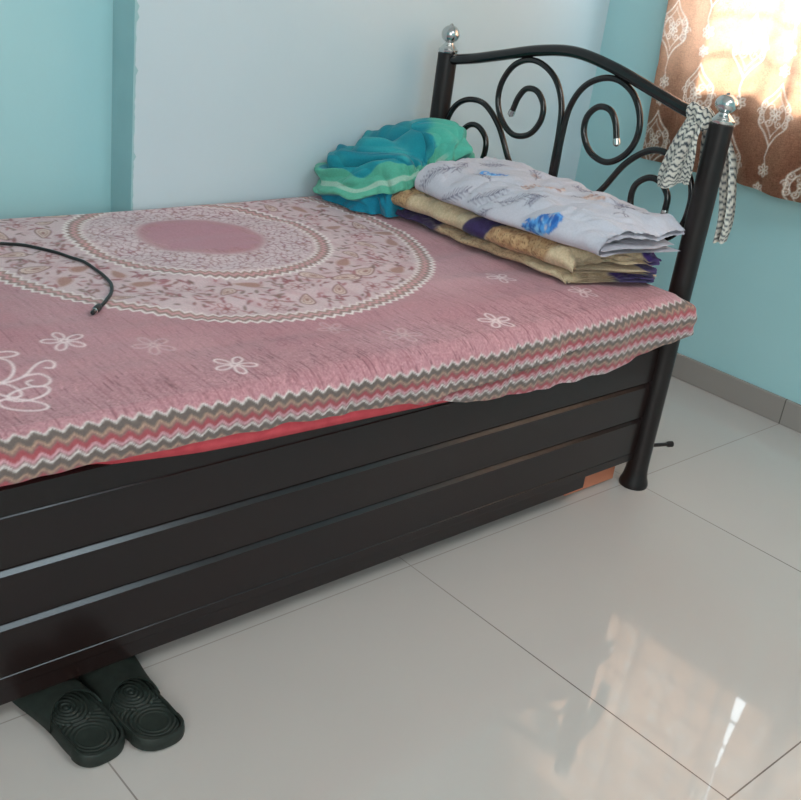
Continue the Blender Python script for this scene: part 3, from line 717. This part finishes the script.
# ------------------------------------------------------------------ crumpled teal cloth
def teal_heap():
    nt_, npz = 420, 260
    th = np.linspace(0, 2 * PI, nt_, endpoint=False); ph = np.linspace(0, 1, npz)
    PH, TH = np.meshgrid(ph, th, indexing='ij'); c, s = np.cos(TH), np.sin(TH)
    def per(ts, vs): return np.interp(TH, ts, vs)
    base = per([0, .6, 1.2, 1.57, 2.2, 2.7, 3.14, 3.55, 3.95, 4.35, 4.75, 5.3, 5.8, 6.29], [.165, .175, .170, .160, .190, .226, .198, .176, .150, .125, .110, .160, .170, .165])
    hem = per([0, 2.0, 2.4, 2.9, 3.3, 3.7, 4.1, 4.6, 5.2, 5.8, 6.29], [.3, .12, .06, .06, .12, .22, .27, .33, .42, .36, .3]) + .016 * np.sin(TH * 7 + 2 * np.sin(TH * 2)) + .008 * np.sin(TH * 17 + 3 * np.sin(TH * 3))
    ang = PH * PI / 2; rad = np.cos(ang) ** .55; hz = np.sin(ang) ** .85
    fl = 1.12 - PH
    def nz(k, sc, sd): return noise2(c * k * fl * 1.9 + .10 * np.sin(s * fl * 5), (s * fl + c * fl * .5) * k * .85, sc, sd, 2)
    up = sstep(hem - .006, hem + .02, PH)
    lip = np.exp(-((PH - hem - .045) / .05) ** 2)
    fold = .034 * (np.abs(nz(.5, .8, 201)) - .35) + .022 * (np.abs(nz(.5, .45, 202)) - .3) + .009 * (np.abs(nz(.5, .22, 213)) - .3) 
    fold = fold * (.6 + .4 * np.sin(PH * PI))
    r_ = base * rad + (.020 * up + .012 * lip + fold) * np.cos(ang) ** .5
    x = -.215 + r_ * c; y = .805 + r_ * s
    H = .160 + .058 * sstep(-.36, -.10, x) - .02 * sstep(-.32, -.42, x) - .018 * np.exp(-((x + .26) / .022) ** 2) * sstep(.2, .6, PH)
    z = .556 + H * hz + (.016 * nz(.5, .55, 204) + fold * .8) * sstep(.05, .5, PH)
    # one deep crease running down the heap
    cre = np.exp(-((TH - 4.42 - .25 * PH) / .05) ** 2) * sstep(.2, .4, PH); x = x - c * .018 * cre; y = y - s * .018 * cre; z = z - .010 * cre
    y = np.minimum(y, .972); x = np.minimum(x, -.048); z = np.maximum(z, .5572)
    col = np.ones(x.shape + (3,)) * lin((24, 138, 152))
    col = cmix(col, .5 + .5 * nz(.5, .3, 205), (18, 118, 138)); col = cmix(col, .6 * nz(.5, .2, 206), (56, 168, 172))
    col = cmix(col, (1 - up) * .75, (14, 118, 148))
    e = PH - hem
    col = cmix(col, sstep(.0, .02, e) * sstep(.30, .28, e), (96, 178, 152)); col = cmix(col, sstep(.10, .11, e) * sstep(.165, .155, e) * .75, (172, 200, 186))
    col = cmix(col, sstep(.165, .175, e) * sstep(.29, .28, e) * .5, (70, 160, 140))
    col = cmix(col, sstep(4.75, 4.9, TH) * sstep(.35, .5, PH) * sstep(.97, .9, PH), (78, 174, 156))
    return np.stack([x, y, z], -1), col
TP, TC = teal_heap()
tag(grid('crumpled_cloth', TP, M_teal, col=TC, wrap=True), 'crumpled teal cloth with a green striped hem, heaped in the far corner of the bed', 'cloth')

# ------------------------------------------------------------------ striped scarf on the headboard
sc_ = thing('scarf', 'black and white zigzag scarf knotted on the headboard rail beside the right post', 'scarf', (HX, 0.03, 0.95))
def scol(u, v, seed=0, off=0.0):
    zg = 0.0034 * np.sin(2 * PI * u / 0.020 + .8 * np.sin(v * 60)) + .003 * noise2(u, v, .05, 110 + seed, 2)
    t = ((v + zg + off) / 0.0150) % 1.0
    dk = np.clip((0.18 - np.abs(t - .5)) / .07 + .5, 0, 1)
    c = np.ones(u.shape + (3,)) * lin((206, 202, 192)); return c + dk[..., None] * (lin((64, 72, 80)) - c)
def spart(P, name, col, wrap=False):
    o = grid(name, P, M_scarf, None, col=col, wrap=wrap); o.parent = sc_; o.matrix_parent_inverse = Matrix.Translation(-Vector(sc_.location))
    return o
# wrap round the rail: a fat soft ring
u = np.linspace(0, 2 * PI, 72, endpoint=False); w = np.linspace(-1, 1, 40)
W_, U_ = np.meshgrid(w, u, indexing='ij')
rad = 0.0185 + 0.008 * np.sqrt(np.clip(1 - W_ ** 2, 0, 1)) + .0025 * np.sin(U_ * 3 + W_ * 5) * (1 - W_ ** 4) + .0015 * np.sin(W_ * 16 + U_)
yc = 0.040 + W_ * 0.034; zc = np.interp(yc, [0, .09], [0.940, 0.957])
spart(np.stack([HX + rad * np.cos(U_), yc + .006 * np.sin(U_), zc + rad * np.sin(U_)], -1), 'wrap', scol(W_ * .034, U_ * .026, 1), wrap=True)
def tail(name, L, Rr, xt, xb, seed, fold=.008, nf=3.0):
    """strip between a left and a right edge curve given as (y,z) points"""
    A = spline([(0, *p) for p in L], 12)[:, 1:]; B = spline([(0, *p) for p in Rr], 12)[:, 1:]; n = len(A)
    s = np.linspace(0, 1, 70); T = np.linspace(0, 1, n)[:, None] + 0 * s[None, :]; S_ = s[None, :] + 0 * T
    y = A[:, :1] * (1 - S_) + B[:, :1] * S_; z = A[:, 1:] * (1 - S_) + B[:, 1:] * S_
    x = xt + (xb - xt) * sstep(0, .35, T) + fold * np.sin(S_ * 2 * PI * nf / 2 + seed + T * 1.3) * (0.45 + .55 * T) + .003 * np.sin(S_ * 17 + T * 6 + seed)
    z = z + .004 * np.sin(S_ * 2 * PI * nf / 2 + seed) * T; wd = np.abs(A[:, :1] - B[:, :1]) * 1.25
    return spart(np.stack([x, y, z], -1), name, scol(S_ * wd, T * abs(L[0][1] - L[-1][1]), seed))
tail('scarf_tail', [(.066, .952), (.074, .91), (.090, .85), (.098, .80), (.094, .770)], [(.016, .945), (.014, .91), (.008, .87), (.004, .835), (.006, .805)], -.040, -.056, 1, .006, 3.2)
tail('scarf_tail', [(.052, .935), (.050, .86), (.046, .79), (.045, .74), (.036, .700)], [(.022, .935), (.018, .86), (.012, .80), (.010, .74), (.012, .695)], .014, .030, 2, .0055, 3.0)
tail('scarf_tail', [(.030, .938), (.012, .88), (-.012, .80), (-.030, .73), (-.036, .668)], [(-.004, .938), (-.034, .875), (-.058, .80), (-.070, .73), (-.066, .672)], .024, .046, 4, .0065, 3.4)

# ------------------------------------------------------------------ slippers
def slipper(label, loc, rz, mirror=1):
    t = thing('slipper', label, 'slipper', loc, rz, 'pair of slippers by the bed')
    L = 0.275
    yy = np.array([0, .004, .012, .03, .07, .11, .15, .19, .22, .245, .263, .272, .275])
    hw = np.array([.005, .022, .033, .0435, .0465, .0455, .0465, .0490, .0495, .044, .032, .016, .003])
    ys = np.concatenate([.04 * (1 - np.cos(np.linspace(0, PI / 2, 26))), np.linspace(.044, .226, 60), L - .045 * (1 - np.cos(np.linspace(PI / 2, 0, 26)))])
    w = np.interp(ys, np.linspace(0, L, 400), np.convolve(np.pad(np.interp(np.linspace(0, L, 400), yy, hw), 9, 'edge'), np.ones(19) / 19, 'valid'))
    w = np.where(ys < .04, .0445 * np.sqrt(np.clip(1 - ((.04 - ys) / .04) ** 2, 0, 1)) ** .8 + .001, w); cx = mirror * .006 * np.sin(np.clip(ys / L, 0, 1) * PI * 1.5)
    # side wall + top rim; ring of outline points
    out = [(cx[i] + w[i], ys[i]) for i in range(len(ys))] + [(cx[i] - w[i], ys[i]) for i in range(len(ys) - 1, -1, -1)]
    out = np.array(out); cen = np.array([0, L / 2])
    def inset(d):
        r = out.copy(); v = r - np.array([0, 0]); n = len(r)
        tg = np.roll(r, -1, 0) - np.roll(r, 1, 0); tg /= np.linalg.norm(tg, axis=1)[:, None] + 1e-9
        nrm = np.stack([tg[:, 1], -tg[:, 0]], 1)
        return r - nrm * d
    def zb(y): return 0.012 * sstep(.20, .275, y) * 0 
    rings = []
    for d, z in ((.006, .0004), (.001, .003), (0, .008), (0, .014), (.001, .022), (.003, .0255), (.006, .026), (.008, .0235)):
        q = inset(d); rings.append(np.column_stack([q, np.full(len(q), z) + (zb(q[:, 1]) if z > .01 else 0)]))
    P = np.array(rings)
    m = MB(); n = len(out); v = P.reshape(-1, 3)
    f = [(i * n + j, i * n + (j + 1) % n, (i + 1) * n + (j + 1) % n, (i + 1) * n + j) for i in range(len(P) - 1) for j in range(n)]
    f.append(tuple(range(n - 1, -1, -1)))
    m.add(v, f)
    m.build('sole', M_rubber, t)
    # ribbed footbed
    ny, nx = 150, 60; Yq = np.linspace(.010, L - .01, ny); s = np.linspace(-1, 1, nx)
    ww = np.maximum(np.interp(Yq, yy, hw) - .0085, .002)
    Yg = np.repeat(Yq[:, None], nx, 1); Xg = np.interp(Yq, ys, cx)[:, None] + s[None, :] * ww[:, None]
    heel = np.hypot(Xg, (Yg - .052)); ball = np.hypot((Xg - .002) * 1.25, (Yg - .135))
    Zg = .0195 + .003 * (s[None, :] ** 4) - .0025 * np.exp(-(heel / .03) ** 2) + .0011 * np.sin(heel * 2 * PI / .0075) * sstep(.020, .024, heel) * (Yg < .10) + .0016 * np.sin(ball * 2 * PI / .0085) * sstep(.055, .045, ball) * (Yg > .08)
    grid('footbed', np.stack([Xg, Yg, Zg], -1), M_rubber2, t)
    # broad strap arching over
    na_, nl = 60, 36
    a = np.linspace(0, PI, na_); l = np.linspace(0, 1, nl); Lg, Ag = np.meshgrid(l, a, indexing='ij')
    y0 = .104 + .026 * np.sin(Ag) ** 1.4; y1 = .246 - .012 * np.sin(Ag)
    Yl = y0 + (y1 - y0) * Lg
    wl = np.interp(Yl, yy, hw) + .003; hgt = .0440 - .022 * np.minimum(Lg, .5)
    outer = np.stack([np.interp(Yl, ys, cx) + wl * np.cos(Ag) * (1 - .06 * np.sin(Ag)), Yl, .010 + hgt * np.sin(Ag) ** .75], -1)
    inner = np.stack([np.interp(Yl, ys, cx) + (wl - .0045) * np.cos(Ag), Yl + .001, .010 + (hgt - .0045) * np.sin(Ag) ** .75], -1)
    P = np.concatenate([outer, inner[::-1], outer[:1]], 0)
    grid('strap', P, M_rubber, t)
    return t
slipper('dark green rubber slipper, the left one, further under the bed', (-1.602, -0.174, 0), math.radians(4.0), 1)
slipper('dark green rubber slipper, the right one, with its right side clear of the bed', (-1.505, -0.197, 0), math.radians(0.5), -1)

# ------------------------------------------------------------------ curtains
def curtain_print(seed):
    C = Canvas(-1.1, 0.85, 0.60, 2.15, 0.0024, (98, 46, 35)); U, V = C.U, C.V
    C.mix(np.clip(.5 + .5 * noise2(U, V, .3, 120, 2), 0, 1) * .5, (82, 40, 32))
    wt = (232, 214, 200)
    def star(x, y, s):
        for k in range(6):
            t = k * PI / 3 + .3; C.ring(x + s * .55 * math.cos(t), y + s * .55 * math.sin(t), s * .42, s * .24, t, .0036, wt, .95)
    def curl(x, y, s, sg, ph=0.0):
        t = np.linspace(0, 2.6 * PI, 26); q = s * (1 - t / (3.1 * PI)); C.line(np.stack([x + sg * q * np.cos(t + ph), y + q * np.sin(t + ph)], 1), .0032, wt, .95)
    def medallion(x, y, h, w):
        t = np.linspace(0, 1, 30)
        for sg in (-1, 1):
            # ogee outline with scalloped bulge
            px = w * np.sin(t * PI) ** 1.5 * (1 + .10 * np.cos(t * 6 * PI)) ; py = -h + 2 * h * t
            C.line(np.stack([x + sg * px, y + py], 1), .0042, wt, .97)
            px2 = .72 * w * np.sin(t * PI) ** 1.7; py2 = (-h + 2 * h * t) * .72
            C.line(np.stack([x + sg * px2, y + py2], 1), .003, wt, .9)
            curl(x + sg * w * .95, y + h * .02, w * .24, sg); curl(x + sg * w * .80, y - h * .24, w * .22, sg, 1); curl(x + sg * w * .78, y + h * .28, w * .22, sg, 2)
            curl(x + sg * w * .32, y + h * .22, w * .24, sg, .5); curl(x + sg * w * .32, y - h * .25, w * .24, sg, 2.5)
        star(x, y, w * .38)
        C.line([(x, y - h), (x + .004, y - h - .03), (x - .003, y - h - .055)], .0036, wt, .95); star(x - .002, y - h - .068, .019)
        star(x + .002, y + h + .035, .017)
    px = 0.134
    for i in range(-2, 13):
        for k in range(-1, 5):
            medallion(0.645 - px * i, 1.088 + 0.338 * (k - .0) + (-0.165 if i % 2 else 0.0) - .006 * i, 0.090, 0.052)
    return C
CC = curtain_print(0)
M_rod = plain('curtain_rod_steel', (150, 146, 140), (160, 156, 150), 0.3, 1.0, 20)
def curtain(label, yl, yr, seed, zbot):
    zs = np.linspace(0, 1, 440); s = np.linspace(0, 1, 330); S_, Z_ = np.meshgrid(s, zs, indexing='ij')
    z = zbot(S_) + (2.145 - zbot(S_)) * Z_
    a, b_ = yl(z), yr(z); y = a + (b_ - a) * S_
    lo = 1 - .35 * Z_
    x = 0.700 + 0.012 * np.sin(2 * PI * (y / .30) + seed + .6 * np.sin(z * 3)) * lo + .006 * np.sin(2 * PI * y / .115 + 2 * seed + z) + .003 * noise2(y, z, .15, 130 + seed, 2)
    col = CC.sample(y - (yl(z) - yl(z * 0 + .7)) * (1 - S_), z)
    o = grid('curtain', np.stack([x, y, z], -1), M_curtain, col=col)
    return tag(o, label, 'curtain', 'window curtains')
curtain('sheer brown curtain with white embroidered medallions, beside the far corner', lambda z: 0.684 + 0.055 * (z - .68), lambda z: -0.168 + 0.0 * z, 0,
        lambda s: 0.682 + 0.005 * np.sin(s * 9) + .012 * sstep(.2, .4, s) - .008 * sstep(.5, .65, s))
curtain('sheer brown embroidered curtain on the near side of the window, past the narrow bright gap', lambda z: -0.172 - 0.032 * np.clip((1.27 - z) / .33, 0, 1.5), lambda z: -1.05 + 0 * z, 1, lambda s: 0.69 + .006 * np.sin(s * 11))
rod = thing('curtain_rod', 'thin steel curtain rod above the window holding the brown curtains', 'curtain rod', (0.70, -0.1, 2.15))
m = MB(); m.tube([(0.70, -1.12, 2.15), (0.70, 0.92, 2.15)], 0.011, 14); o = m.build('pole', M_rod); o.parent = rod; o.matrix_parent_inverse = Matrix.Translation(-Vector(rod.location))
for y in (-1.05, 0.88):
    m = MB(); m.box(0.695, XR - .0005, y - .008, y + .008, 2.128, 2.142, .002); o = m.build('bracket', M_rod, None, smooth=False); o.parent = rod; o.matrix_parent_inverse = Matrix.Translation(-Vector(rod.location))

# ------------------------------------------------------------------ light
w = bpy.data.worlds.new('daylight'); scene.world = w; w.use_nodes = True
bg = w.node_tree.nodes['Background']; bg.inputs['Color'].default_value = (0.92, 0.96, 1.0, 1); bg.inputs['Strength'].default_value = 11.0
def sun(name, direction, e, col, ang):
    l = bpy.data.lights.new(name, 'SUN'); l.energy = e; l.color = col; l.angle = ang
    o = bpy.data.objects.new(name, l); COL.objects.link(o); o.rotation_euler = Vector(direction).to_track_quat('-Z', 'Y').to_euler(); o.location = (3, 0, 3); return o
sun('sunlight', (-1.0, -0.62, -0.78), 24.0, (1.0, 0.92, 0.80), math.radians(4.5))
def area(name, loc, target, sx, sy, power, col):
    l = bpy.data.lights.new(name, 'AREA'); l.shape = 'RECTANGLE'; l.size = sx; l.size_y = sy; l.energy = power; l.color = col
    o = bpy.data.objects.new(name, l); COL.objects.link(o); o.location = loc
    o.rotation_euler = (Vector(target) - Vector(loc)).to_track_quat('-Z', 'Y').to_euler(); return o
area('camera_side_fill', (-3.6, -2.9, 1.9), (-0.6, 0.4, 0.6), 1.6, 1.8, 68, (1.0, 0.975, 0.955))  # unseen area light added to fill the room from behind the camera
area('overhead_fill', (-0.62, -1.78, 2.72), (-0.62, -1.78, 0), 1.0, 1.1, 33, (0.90, 0.97, 1.0))  # unseen area light added overhead as fill, reflected in the panel ledges

# ------------------------------------------------------------------ camera (matched to the photograph)
cam = bpy.data.cameras.new('camera'); co = bpy.data.objects.new('camera', cam); COL.objects.link(co)
cam.sensor_fit = 'HORIZONTAL'; cam.sensor_width = 36.0; cam.lens = 36.0 * 1038.0106 / 801.0
Mc = np.array([[0.7462303, -0.6538415, 0.1250266], [-0.1830069, -0.3820772, -0.9058286], [0.6400381, 0.6530761, -0.4047751]])
CLOC = [-2.201396, -1.327202, 1.242326]
right, down, fwd = Mc
m4 = Matrix(((right[0], -down[0], -fwd[0], CLOC[0]), (right[1], -down[1], -fwd[1], CLOC[1]), (right[2], -down[2], -fwd[2], CLOC[2]), (0, 0, 0, 1)))
co.matrix_world = m4; cam.clip_start = 0.02
scene.camera = co
scene.view_settings.view_transform = 'Standard'; scene.view_settings.look = 'None'
scene.view_settings.exposure = 0.0
